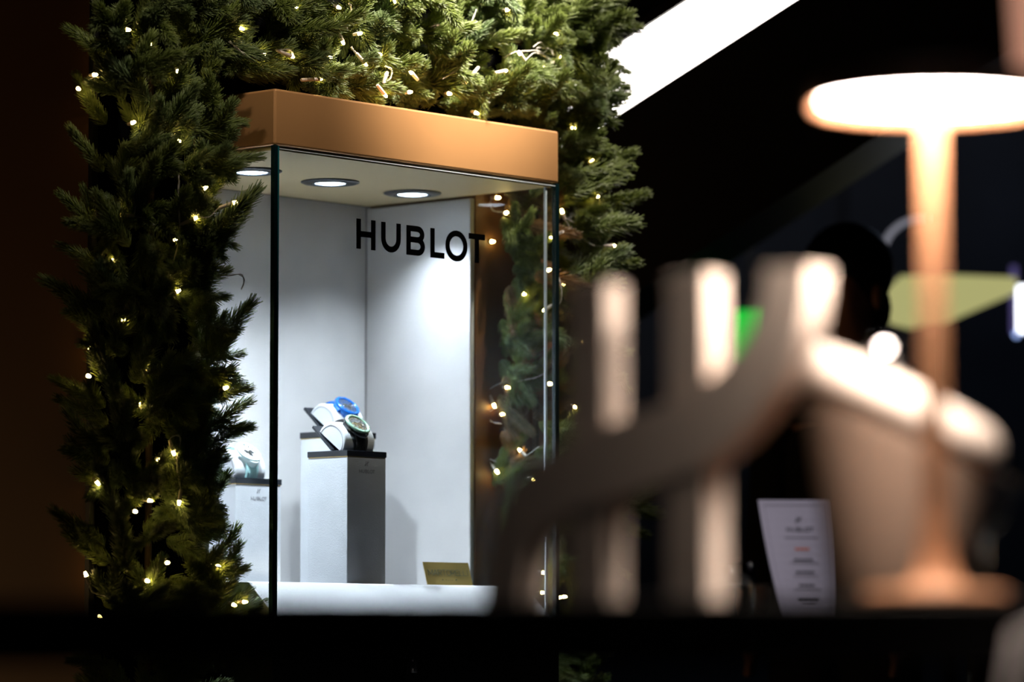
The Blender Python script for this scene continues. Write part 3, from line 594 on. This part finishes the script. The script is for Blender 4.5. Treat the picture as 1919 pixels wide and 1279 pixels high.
        for u in (-0.0072, -0.0036, 0.0, 0.0036, 0.0072):
            m.tube([P(u, 0.033-0.0388*math.cos(math.pi*(t0+(t1-t0)*k/12)), 0.0430*max(0,math.sin(math.pi*(t0+(t1-t0)*k/12)))**0.80) for k in range(3, 13)], 0.0007, 4)
        m.build('strap_ribs', MAT[cols['strap']], sp)
        m = MB(); tl = math.pi*(t0+0.06*sgn); cd, cn = 0.033-0.0375*math.cos(tl), 0.0430*math.sin(tl)**0.8
        m.hexa([Pf(-0.0085,cd-0.002,cn-0.001),Pf(0.0085,cd-0.002,cn-0.001),Pf(0.0085,cd+0.002,cn-0.001),Pf(-0.0085,cd+0.002,cn-0.001),
                Pf(-0.0085,cd-0.002,cn+0.0025),Pf(0.0085,cd-0.002,cn+0.0025),Pf(0.0085,cd+0.002,cn+0.0025),Pf(-0.0085,cd+0.002,cn+0.0025)])
        m.build('lug_link', MAT[cols['case']], cs, 0.0005)
watch_set(0.2918+0.046, 0.12+0.050, 1.0570, dict(case='black_ceramic', bezel='green_bezel', dial='dial_grey', strap='black_rubber'),
          ('grey cushion stand on the foremost plinth, holding the green-bezelled watch', 'black wristwatch with pale green bezel on the foremost plinth'))
watch_set(PLX+0.053, 0.33+0.053, PLZ, dict(case='mint_ceramic', bezel='mint_ceramic', dial='dial_white', strap='mint_strap'),
          ('pale cushion stand on the short plinth, holding the white watch', 'white and mint wristwatch on the short plinth beside the fir'))
watch_set(0.4531+0.044, 0.30+0.050, 1.1030, dict(case='blue_ceramic', bezel='blue_ceramic', dial='dial_blue', strap='blue_strap'),
          ('pale cushion stand on the tallest plinth, holding the blue watch', 'bright blue wristwatch on the tallest plinth at the back'))

# ---- gold name plate
gp = empty('name_plate', W(0.533, 0.112, ZP+0.0004), RZ)
setp(gp, 'small gold metal name plate leaning on the white platform', 'name plate')
TLT = 0.28
def GP(u, v, t): return (u, -0.004 + TLT*v - t, v*0.965 + 0.0002)
q = MB(); q.hexa([GP(-0.057,0,-0.0015),GP(0.057,0,-0.0015),GP(0.057,0,0.0),GP(-0.057,0,0.0)][::-1] + [GP(-0.057,0.041,-0.0015),GP(0.057,0.041,-0.0015),GP(0.057,0.041,0.0),GP(-0.057,0.041,0.0)][::-1])
pb = q.build('plate', MAT['gold_plate'], gp)
q = MB(); x = -0.050
for ch, w in zip('MARTORELLI', (0.012,0.0105,0.0095,0.0095,0.011,0.0095,0.009,0.0085,0.0085,0.003)):
    for pts, cl in glyph(ch, w, 0.0105, 0.0007):
        stroke(q, pts, 0.0007, lambda u, v, t: GP(x+u, v+0.017, 0.0002+t*0.0003), cl)
    x += w+0.0011
q.build('lettering', MAT['plate_ink'], pb)
q = MB()
for u, r in ((-0.017,0.0010),(-0.008,0.0007),(-0.003,0.0005),(0.002,0.0005),(0.007,0.0006),(0.017,0.0012)):
    q.hexa([GP(u-r,0.0085,0.0002),GP(u+r,0.0085,0.0002),GP(u+r,0.0085,0.0005),GP(u-r,0.0085,0.0005)]+[GP(u-r,0.0085+2*r,0.0002),GP(u+r,0.0085+2*r,0.0002),GP(u+r,0.0085+2*r,0.0005),GP(u-r,0.0085+2*r,0.0005)])
q.build('small_marks', MAT['plate_ink'], pb)
q = MB(); q.box(-0.02, 0.02, 0.004, 0.012, 0.0002, 0.012); q.build('easel_foot', MAT['gold_plate'], gp)

# ================================================================== foreground table and what stands on it
ZTAB = 0.7595
tab = empty('dining_table', (0, 3.15, 0))
setp(tab, 'black table with a thick top in the blurred foreground, under logo and lamp', 'table')
q = MB(); q.box(-1.3, 1.1, -0.40, 0.40, ZTAB-0.046, ZTAB); q.build('tabletop', MAT['table_black'], tab, 0.003)
for x in (-1.2, 1.0):
    for y in (-0.34, 0.34):
        q = MB(); q.box(x-0.03, x+0.03, y-0.03, y+0.03, 0, ZTAB-0.0465); q.build('leg', MAT['table_black'], tab, 0.002)

# ---- beige logo: two bars crossed by a curved stroke, standing at 45 degrees
sg = empty('logo_sign', (0.0825, 3.06, ZTAB+0.0003), R(-45))
setp(sg, 'beige standing logo of two upright bars crossed by a curved stroke', 'logo')
zt = 0.2570
for x0, x1 in ((-0.042, 0.0), (0.066, 0.108)):
    q = MB(); q.box(x0, x1, -0.011, 0.013, 0, zt); q.build('upright_bar', MAT['sign_beige'], sg, 0.001)
path = smooth_path([(-0.116,0.0,0),(-0.109,0.046,0),(-0.087,0.080,0),(-0.046,0.100,0),(0.0,0.113,0),(0.055,0.124,0),(0.105,0.139,0),(0.148,0.167,0),(0.178,0.205,0),(0.188,0.231,0),(0.192,zt,0)], 6)
wid = [p.x for p in smooth_path([(w_, 0, 0) for w_ in (.042,.044,.049,.054,.057,.058,.057,.052,.046,.044,.044)], 6)]
q = MB(); stroke(q, [(p.x, p.y) for p in path], wid, lambda u, v, t: (u, -0.0125+0.027*t, max(0.0, min(v, zt))))
q.build('curved_stroke', MAT['sign_beige'], sg)

# ---- copper table lamp
lp = empty('table_lamp', (0.3149, 2.86, ZTAB+0.0003))
setp(lp, 'slim copper table lamp with a flat glowing disc shade', 'lamp')
zs = 1.1368-ZTAB
q = MB(); q.lathe([(0.052,0),(0.054,0.002),(0.054,0.006),(0.050,0.0085),(0.022,0.011),(0.0155,0.020),(0.0112,0.04),(0.0088,0.07)], 0, 0, 56); q.build('base', MAT['lamp_copper'], lp)
q = MB(); q.lathe([(0.0088,0.0701),(0.0080,0.18),(0.0074,0.30),(0.0078,zs-0.004),(0.010,zs+0.004)], 0, 0, 40); q.build('stem', MAT['lamp_copper'], lp)
q = MB(); q.lathe([(0.0870,zs+0.004),(0.0870,zs-0.006),(0.0898,zs-0.007),(0.0912,zs-0.004),(0.0912,zs+0.006),(0.084,zs+0.014),(0.045,zs+0.022),(0.004,zs+0.024)], 0, 0, 72); q.build('shade', MAT['lamp_copper'], lp)
q = MB(); q.lathe([(0.0115,zs+0.0045),(0.0115,zs+0.0015),(0.084,zs+0.0015),(0.0865,zs+0.0035),(0.0865,zs+0.0045)], 0, 0, 64); q.build('diffuser', MAT['lamp_diffuser'], lp)

# ---- beige tapered bucket behind the lamp stem
bk = empty('ice_bucket', (0.311, 3.10, ZTAB+0.0003))
setp(bk, 'beige tapered bucket with a thick slanting rim behind the lamp stem', 'bucket')
def rim(a): return 0.150 - 0.036*math.cos(a)
n = 56
rings = []
for t in [0, 0.03, 0.2, 0.4, 0.6, 0.8, 1.0]:
    rings.append([((0.046+0.031*t**0.8)*math.cos(2*math.pi*i/n), (0.046+0.031*t**0.8)*math.sin(2*math.pi*i/n), rim(2*math.pi*i/n)*t) for i in range(n)])
for t in [1.0, 0.6, 0.1]:
    rings.append([((0.038+0.033*t**0.8)*math.cos(2*math.pi*i/n), (0.038+0.033*t**0.8)*math.sin(2*math.pi*i/n), rim(2*math.pi*i/n)*t+0.001) for i in range(n)])
q = MB(); q.loft(rings); q.build('bucket_body', MAT['bucket_beige'], bk)
q = MB(); tr = []
for i in range(n+1):
    a = 2*math.pi*i/n; c = Vector((0.074*math.cos(a), 0.074*math.sin(a), rim(a)+0.008)); rad = Vector((math.cos(a), math.sin(a), 0))
    tr.append([c + rad*0.011*math.cos(2*math.pi*k/12) + Vector((0,0,1))*0.019*math.sin(2*math.pi*k/12) for k in range(12)])
q.loft(tr, True, False, True); q.build('padded_rim', MAT['rim_lit_beige'], bk)
q = MB(); q.sphere((-0.017, -0.070, rim(R(-104))+0.038), 0.013, 24, 16); q.build('glint_knob', MAT['chrome'], bk)  # ball added and sized to mirror the lamp as a highlight

# ---- drinking glasses
def goblet(name, loc, prof_out, label):
    g_ = empty(name, loc); setp(g_, label, 'glass')
    ins = [(max(r-0.0016, 0.0002), z+ (0.002 if k == 0 else 0)) for k, (r, z) in enumerate(prof_out['bowl'])]
    m = MB(); n_ = 40
    pr = prof_out['bowl'] + ins[::-1]
    m.loft([[(r*math.cos(2*math.pi*i/n_), r*math.sin(2*math.pi*i/n_), z) for i in range(n_)] for r, z in pr]); m.build('bowl', MAT['drink_glass'], g_)
    if 'foot' in prof_out:
        m = MB(); m.lathe(prof_out['foot'], 0, 0, 40); m.build('stem_and_foot', MAT['drink_glass'], g_)
goblet('wine_glass', (0.402, 3.28, ZTAB+0.0003), dict(bowl=[(0.003,0.062),(0.018,0.070),(0.027,0.088),(0.029,0.105),(0.026,0.128)], foot=[(0.026,0.0),(0.026,0.001),(0.006,0.004),(0.0032,0.012),(0.0032,0.0615)]), 'stemmed clear glass beside the bucket at the right')
goblet('tumbler', (0.306, 5.30, 0.7603), dict(bowl=[(0.024,0.0),(0.028,0.01),(0.030,0.045),(0.029,0.082)]), 'small clear tumbler left of the menu card')

# ---- table further back with the menu card
ft = empty('side_table', (0.62, 5.38, 0)); setp(ft, 'dark table far behind the logo, under the menu card', 'table')
q = MB(); q.box(-0.42, 0.5, -0.28, 0.28, 0.730, 0.760); q.build('tabletop', MAT['table_black'], ft, 0.003)
q = MB(); q.lathe([(0.2,0),(0.2,0.015),(0.04,0.02),(0.035,0.729)], 0.05, 0, 32); q.build('pedestal', MAT['table_black'], ft)
cd = empty('menu_card', (0.41, 5.30, 0.7604)); setp(cd, 'pale printed menu card standing upright on the dark side table', 'menu card')
def CARD(u, v, t):   # u -0.05..0.05, v 0..0.17, sheet twists towards its foot
    yaw = R(8 + 34*(1-v/0.17)**1.3); lean = 0.10*v
    cx = -0.021*(v/0.17) + 0.0
    return (cx + u*math.cos(yaw) - t*math.sin(yaw)*0, u*math.sin(yaw) + lean - t, v)
NU, NV = 6, 14
def sheet(u0, u1, v0, v1, t0, t1, nu=NU, nv=NV):
    m = MB(); rings = []
    for j in range(nv+1):
        v = v0+(v1-v0)*j/nv; rings.append([CARD(u0+(u1-u0)*i/nu, v, t0) for i in range(nu+1)] + [CARD(u1-(u1-u0)*i/nu, v, t1) for i in range(nu+1)])
    m.loft(rings, True, True, False); return m
sh = sheet(-0.0495, 0.0495, 0.0, 0.170, -0.0006, 0.0).build('sheet', MAT['paper'], cd)
for e in ((-0.0420,-0.0414,0.006,0.164),(0.0414,0.0420,0.006,0.164),(-0.0414,0.0414,0.1625,0.1635)):
    sheet(*e, 0.0002, 0.0004, 2, 12).build('border_line', MAT['ink_grey'], sh)
q = MB(); wordmark(q, lambda u, v, t: CARD(u+0.004, v+0.126, 0.0002+0.0002*t), 0.0062, 0.0011); q.build('wordmark', MAT['ink'], sh)
for v, hw, hh, m_ in ((0.118,0.024,0.0006,'ink_grey'),(0.102,0.011,0.0016,'ink_orange'),(0.087,0.015,0.0014,'ink'),(0.083,0.022,0.0005,'ink_grey'),(0.070,0.015,0.0014,'ink'),(0.065,0.020,0.0005,'ink_grey'),(0.052,0.013,0.0014,'ink'),(0.047,0.022,0.0005,'ink_grey'),(0.034,0.018,0.0018,'ink'),(0.029,0.012,0.0005,'ink_grey')):
    k = 1 if hh < 0.001 else 4
    for j in range(k):
        a0 = -hw + 2*hw*j/k; a1 = a0 + 2*hw/k*(0.84 if k > 1 else 1)
        sheet(a0+0.004, a1+0.004, v-hh, v+hh, 0.0002, 0.0004, 2, 2).build('printed_line', MAT[m_], sh)

# ---- grey chair in front of the table at the right edge
ch = empty('dining_chair', (0.512, 2.40, 0)); setp(ch, 'grey upholstered chair back at the bottom right corner, nearest the camera', 'chair')
q = MB()
def rr(z, w, d, cy, n_=32):
    return [(math.copysign(abs(math.cos(2*math.pi*i/n_))**0.45, math.cos(2*math.pi*i/n_))*w, cy+math.copysign(abs(math.sin(2*math.pi*i/n_))**0.6, math.sin(2*math.pi*i/n_))*d, z) for i in range(n_)]
q.loft([rr(0.40,0.17,0.03,0.2-0.02), rr(0.50,0.185,0.035,0.2), rr(0.66,0.185,0.035,0.215), rr(0.735,0.172,0.033,0.222), rr(0.752,0.14,0.02,0.224)]); q.build('backrest', MAT['chair_grey'], ch)
q = MB(); q.loft([rr(0.40,0.19,0.19,-0.02), rr(0.41,0.20,0.20,-0.02), rr(0.455,0.20,0.20,-0.02), rr(0.47,0.185,0.185,-0.02)]); q.build('seat', MAT['chair_grey'], ch)
for x in (-0.15, 0.15):
    for y in (-0.17, 0.13):
        q = MB(); q.tube([(x*1.1, y*1.1, 0.0), (x, y, 0.402)], 0.010, 10, 0.014); q.build('leg', MAT['black_metal'], ch)

# ---- hanging pendant at top right
mat('pendant_painted_light', (0.7, 0.45, 0.36), 0.5, emit=(0.42, 0.20, 0.135), estr=1.0)  # emission stands in for light falling on the pendant
pd = empty('hanging_pendant', (0.432, 3.10, 1.16)); setp(pd, 'dim pinkish tapered pendant hanging at the top right corner', 'lamp')
q = MB(); q.lathe([(0.020,0.0),(0.022,0.006),(0.032,0.20),(0.034,0.30),(0.006,0.32)], 0, 0, 40); q.build('shade', MAT['pendant_painted_light'], pd)
q = MB(); q.tube([(0,0,0.32),(0,0,3.44)], 0.003, 8); q.build('cord', MAT['black_metal'], pd)

# ================================================================== fir garland
rng = random.Random(7)
def needle(mb, base, d, bend, ln, r):
    d = d.normalized(); a = d.cross(bend)
    if a.length < 1e-5: a = d.cross(Vector((1, 0, 0)))
    a.normalize(); c = d.cross(a)
    mid = base + d*ln*0.5 + bend*ln*0.05
    tip = base + d*ln*0.86 + bend*ln*0.34
    vs = []
    for p, rr_ in ((base, r), (mid, r*0.95)):
        for k in range(3):
            t = 2*math.pi*k/3; vs.append(p + (a*math.cos(t) + c*math.sin(t))*rr_)
    d2 = (tip-mid).normalized(); c2 = d2.cross(a).normalized()
    for k in range(3):
        t = 2*math.pi*k/3; vs.append(tip + (a*math.cos(t) + c2*math.sin(t))*r*0.55)
    mb.add(vs, [(0,1,4,3),(1,2,5,4),(2,0,3,5),(3,4,7,6),(4,5,8,7),(5,3,6,8),(6,7,8)], True)
def twig(mb, st, p0, d0, length, curve, rings, nl):
    p = p0.copy(); d = d0.normalized(); step = length/rings; pts = [p.copy()]
    for i in range(rings):
        d = (d + curve*step).normalized(); p = p + d*step; pts.append(p.copy())
        f = i/rings
        if f < 0.06: continue
        side = d.cross(Vector((0.3, 0.2, 0.9)));
        if side.length < 0.1: side = d.cross(Vector((1, 0, 0)))
        side.normalize(); up = side.cross(d)
        env = (0.75+0.5*f) if f < 0.5 else (1.0 - 0.32*(f-0.5)/0.5)
        off = rng.uniform(0, 6.28)
        for k in range(7):
            t = off + k*math.pi/3.5 + rng.uniform(-0.35, 0.35)
            o = side*math.cos(t) + up*math.sin(t)*0.75
            out = 1.15 - 0.60*f*f + rng.uniform(-0.15, 0.15)
            nd = (d*(0.50+0.45*f) + o*out)
            needle(mb, p, nd, (d*1.0 + Vector((rng.uniform(-.3,.3), rng.uniform(-.3,.3), rng.uniform(-.3,.3)))).normalized(), nl*env*rng.uniform(0.8, 1.15), 0.00085)
    for k in range(9):
        o = Vector((rng.uniform(-1,1), rng.uniform(-1,1), rng.uniform(-1,1))).normalized()
        needle(mb, p, d*1.0 + o*0.45, d, nl*rng.uniform(0.5, 0.8), 0.00085)
    st.tube(pts, 0.0017, 5, 0.0009)
    return pts
VAR = []
for v in range(9):
    nb, stb = MB(), MB()
    cv = Vector((rng.uniform(-3, 3), rng.uniform(-3, 3), 0))
    pts = twig(nb, stb, Vector((0, 0, 0)), Vector((0, 0, 1)), 0.120, cv, 44, 0.029)
    if v % 3:
        for s in (-1, 1):
            i = rng.randint(8, 16); side = Vector((s*math.cos(v), s*math.sin(v), 0.9))
            twig(nb, stb, pts[i], side, rng.uniform(0.055, 0.075), Vector((0, 0, 5)), 24, 0.025)
    VAR.append((nb.mesh('fir_sprig', MAT['fir']), stb.mesh('twig', MAT['twig']), nb))
TAN = [MB.mesh(VAR[k][2], 'fir_sprig', MAT['fir_warm_lit']) for k in (0, 3, 6)]
def garland(name, loc, label):
    g_ = empty(name, loc, RZ); setp(g_, label, 'fir garland', 'fir garlands around the case'); return g_
def sprig(parent, org, base, d, scale=1.0, tan=False, i=None):
    i = rng.randrange(len(VAR)) if i is None else i
    o = bpy.data.objects.new('fir_sprig', TAN[i % 3] if tan else VAR[i][0]); col.objects.link(o); o.parent = parent
    o.location = Vector(base) - org
    qd = Vector(d).normalized().to_track_quat('Z', 'Y')
    o.rotation_euler = (qd @ Quaternion((0, 0, 1), rng.uniform(0, 6.28))).to_euler(); o.scale = (scale, scale, scale)
    return o
GLO, GTO, GRO = Vector((-0.11, 0.16, 0.3)), Vector((0.345, 0.16, 1.66)), Vector((0.80, 0.16, 0.3))
GL = garland('fir_garland', W(-0.11, 0.16, 0.3), 'upright fir garland with tiny lights on the left of the glass case')
GT = garland('fir_garland', W(0.345, 0.16, 1.66), 'brightly lit fir garland on top of the copper-coloured box')
GR = garland('fir_garland', W(0.80, 0.16, 0.3), 'upright fir garland on the right of the glass case')
for g_, ext in ((GL, (-0.07, 0.07, 0.0, 0.024, 0.2, 1.6)), (GT, (-0.5, 0.5, 0.0, 0.024, 0.12, 0.6)), (GR, (-0.04, 0.09, 0.0, 0.024, 0.2, 1.6))):
    run = [(-0.5, 0.012, 0.15), (0.5, 0.012, 0.15)] if g_ is GT else [((ext[0]+ext[1])/2, 0.012, ext[4]), ((ext[0]+ext[1])/2, 0.012, ext[5])]
    q = MB(); q.tube(run, 0.006, 8); q.build('stem_wire', MAT['twig'], g_)

def put(parent, org, e, scale=None, **kw):
    a, c = Vector(e[:3]), Vector(e[3:6]); ln = (c-a).length
    sprig(parent, org, a, c-a, scale or max(0.75, min(1.25, ln/0.128)), **kw)
for e in EDGE_L: put(GL, GLO, e)
for e in EDGE_R: put(GR, GRO, e)
# fill of the left column
def ru(a, b): return rng.uniform(a, b)
nz = 30
for iz in range(nz):
    z = 0.50 + (1.98-0.50)*(iz+ru(-.3,.3))/nz
    for ix in range(7):
        x = -0.205 + 0.185*(ix+ru(-.3,.3))/6
        yb = ru(0.10, 0.17)
        if x > -0.05: d = Vector((ru(-0.7, 0.12), ru(-1.0, -0.35), ru(-0.6, 0.75)))
        elif x < -0.17: d = Vector((ru(-0.9, 0.1), ru(-0.7, 0.1), ru(-0.3, 1.0)))
        else: d = Vector((ru(-0.7, 0.5), ru(-1.0, -0.25), ru(-0.8, 0.9)))
        if x > -0.03: x = -0.03
        s_ = ru(0.72, 0.98)
        for _ in range(14):    # keep the glass and the short plinth clear
            t_ = Vector((x, yb, z)) + d.normalized()*0.145*s_
            lim = -0.471 if 0.90 < t_.z < 1.06 else (-0.485 if 1.27 < t_.z < 1.41 else -0.440)
            if OX + t_.x*UX + t_.y*VX < lim: break
            d = Vector((d.x-0.15, d.y+0.10, d.z+ru(-0.1, 0.1))); x -= 0.004
        sprig(GL, GLO, (x, yb, z), d, s_)
# fill of the top
for iz in range(7):
    z = 1.675 + 0.34*(iz+ru(-.2,.2))/7
    for ix in range(23):
        x = -0.19 + 1.06*(ix+ru(-.4,.4))/22
        d = Vector((ru(-0.8, 0.8), ru(-1.0, -0.2), ru(-0.75, 0.75)))
        if iz == 0: d.z = ru(-0.15, 0.6)
        sprig(GT, GTO, (x, ru(0.09, 0.17), z), d, ru(0.8, 1.1))
for ix in range(26):   # sprigs lying on the copper box
    x = -0.02 + 0.70*(ix+ru(-.4,.4))/25
    sprig(GT, GTO, (x, ru(0.10, 0.16), ru(1.65, 1.67)), (ru(-0.9, 0.9), ru(-0.7, -0.1), ru(0.0, 0.35)), ru(0.7, 0.9))
# fill of the right column
for iz in range(28):
    z = 0.52 + 1.40*(iz+ru(-.3,.3))/28
    for ix in range(5):
        x = 0.745 + 0.145*(ix+ru(-.3,.3))/4
        yb = ru(0.10, 0.175)
        if x < 0.79: d = Vector((ru(-0.25, 0.7), ru(-1.0, -0.2), ru(-0.6, 0.8)))
        else: d = Vector((ru(-0.4, 1.0), ru(-1.0, -0.1), ru(-0.7, 0.9)))
        s_ = ru(0.72, 1.0)
        tip = Vector((x, yb, z)) + d.normalized()*0.14*s_
        if tip.x < 0.725 and tip.z < 1.66: d.x = abs(d.x)+0.1
        tan = 0.98 < z < 1.5 and x < 0.85 and rng.random() < 0.45
        sprig(GR, GRO, (x, yb, z), d, s_, tan)

for iz in range(46):   # sprigs close behind the right pane
    z = 0.84 + 0.74*(iz+ru(-.4,.4))/46
    d = Vector((ru(-0.02, 0.30), ru(-0.7, -0.10), ru(-0.9, 0.9)))
    sprig(GR, GRO, (ru(0.730, 0.752), ru(0.155, 0.188), z), d, ru(0.62, 0.85), z > 0.98 and rng.random() < 0.45)

# ================================================================== string lights
def string(name, loc, bulbs, wires, label):
    s_ = empty(name, loc, RZ); setp(s_, label, 'string lights', 'string lights in the fir')
    org = loc_local[label]; out_ = Vector((-0.744, -0.668, -0.03))*0.03 if 'right' not in label else Vector()
    for w_ in wires:
        q = MB(); sp = smooth_path([Vector(p)-org+out_ for p in w_], 5)
        for ph in (0.0, math.pi):
            pts_ = []
            for i, p in enumerate(sp):
                pts_.append(p + Vector((math.cos(i*0.9+ph), math.sin(i*0.9+ph), math.cos(i*0.9+ph+1))) * 0.0008)
            q.tube(pts_, 0.0008, 5)
        q.build('wire', MAT['wire_clear'], s_)
    for t in bulbs:
        tip, st_ = Vector(t[:3])-org+out_, Vector(t[3:6])-org+out_
        d = tip-st_
        if d.length < 0.016: st_ = tip + Vector((ru(-.004,.004), 0.016, ru(-.004,.004))) - (d*0.3); d = tip-st_
        u = d.normalized(); L_ = d.length
        q = MB(); q.tube([st_, st_+u*0.003, tip-u*0.0075], 0.0024, 9, 0.0034); bu = q.build('bulb', MAT['led_sleeve'], s_)
        q = MB(); q.tube([tip-u*0.0074, tip-u*0.003, tip-u*0.0008, tip], 0.0030, 9, 0.0015); q.build('glowing_tip', MAT['led_glow'], bu)
loc_local = {}
for lab, org, bl, wr in (('tiny warm lights on clear wire in the left fir column', GLO, BULB_L, WIRE_L),
                         ('tiny warm lights on clear wire in the fir above the copper-coloured box', GTO, BULB_T, WIRE_T),
                         ('tiny warm lights on clear wire in the right fir column', GRO, BULB_R+BULB_G, WIRE_R+WIRE_G)):
    loc_local[lab] = org
    string('string_lights', W(org.x, org.y, org.z), bl, wr, lab)
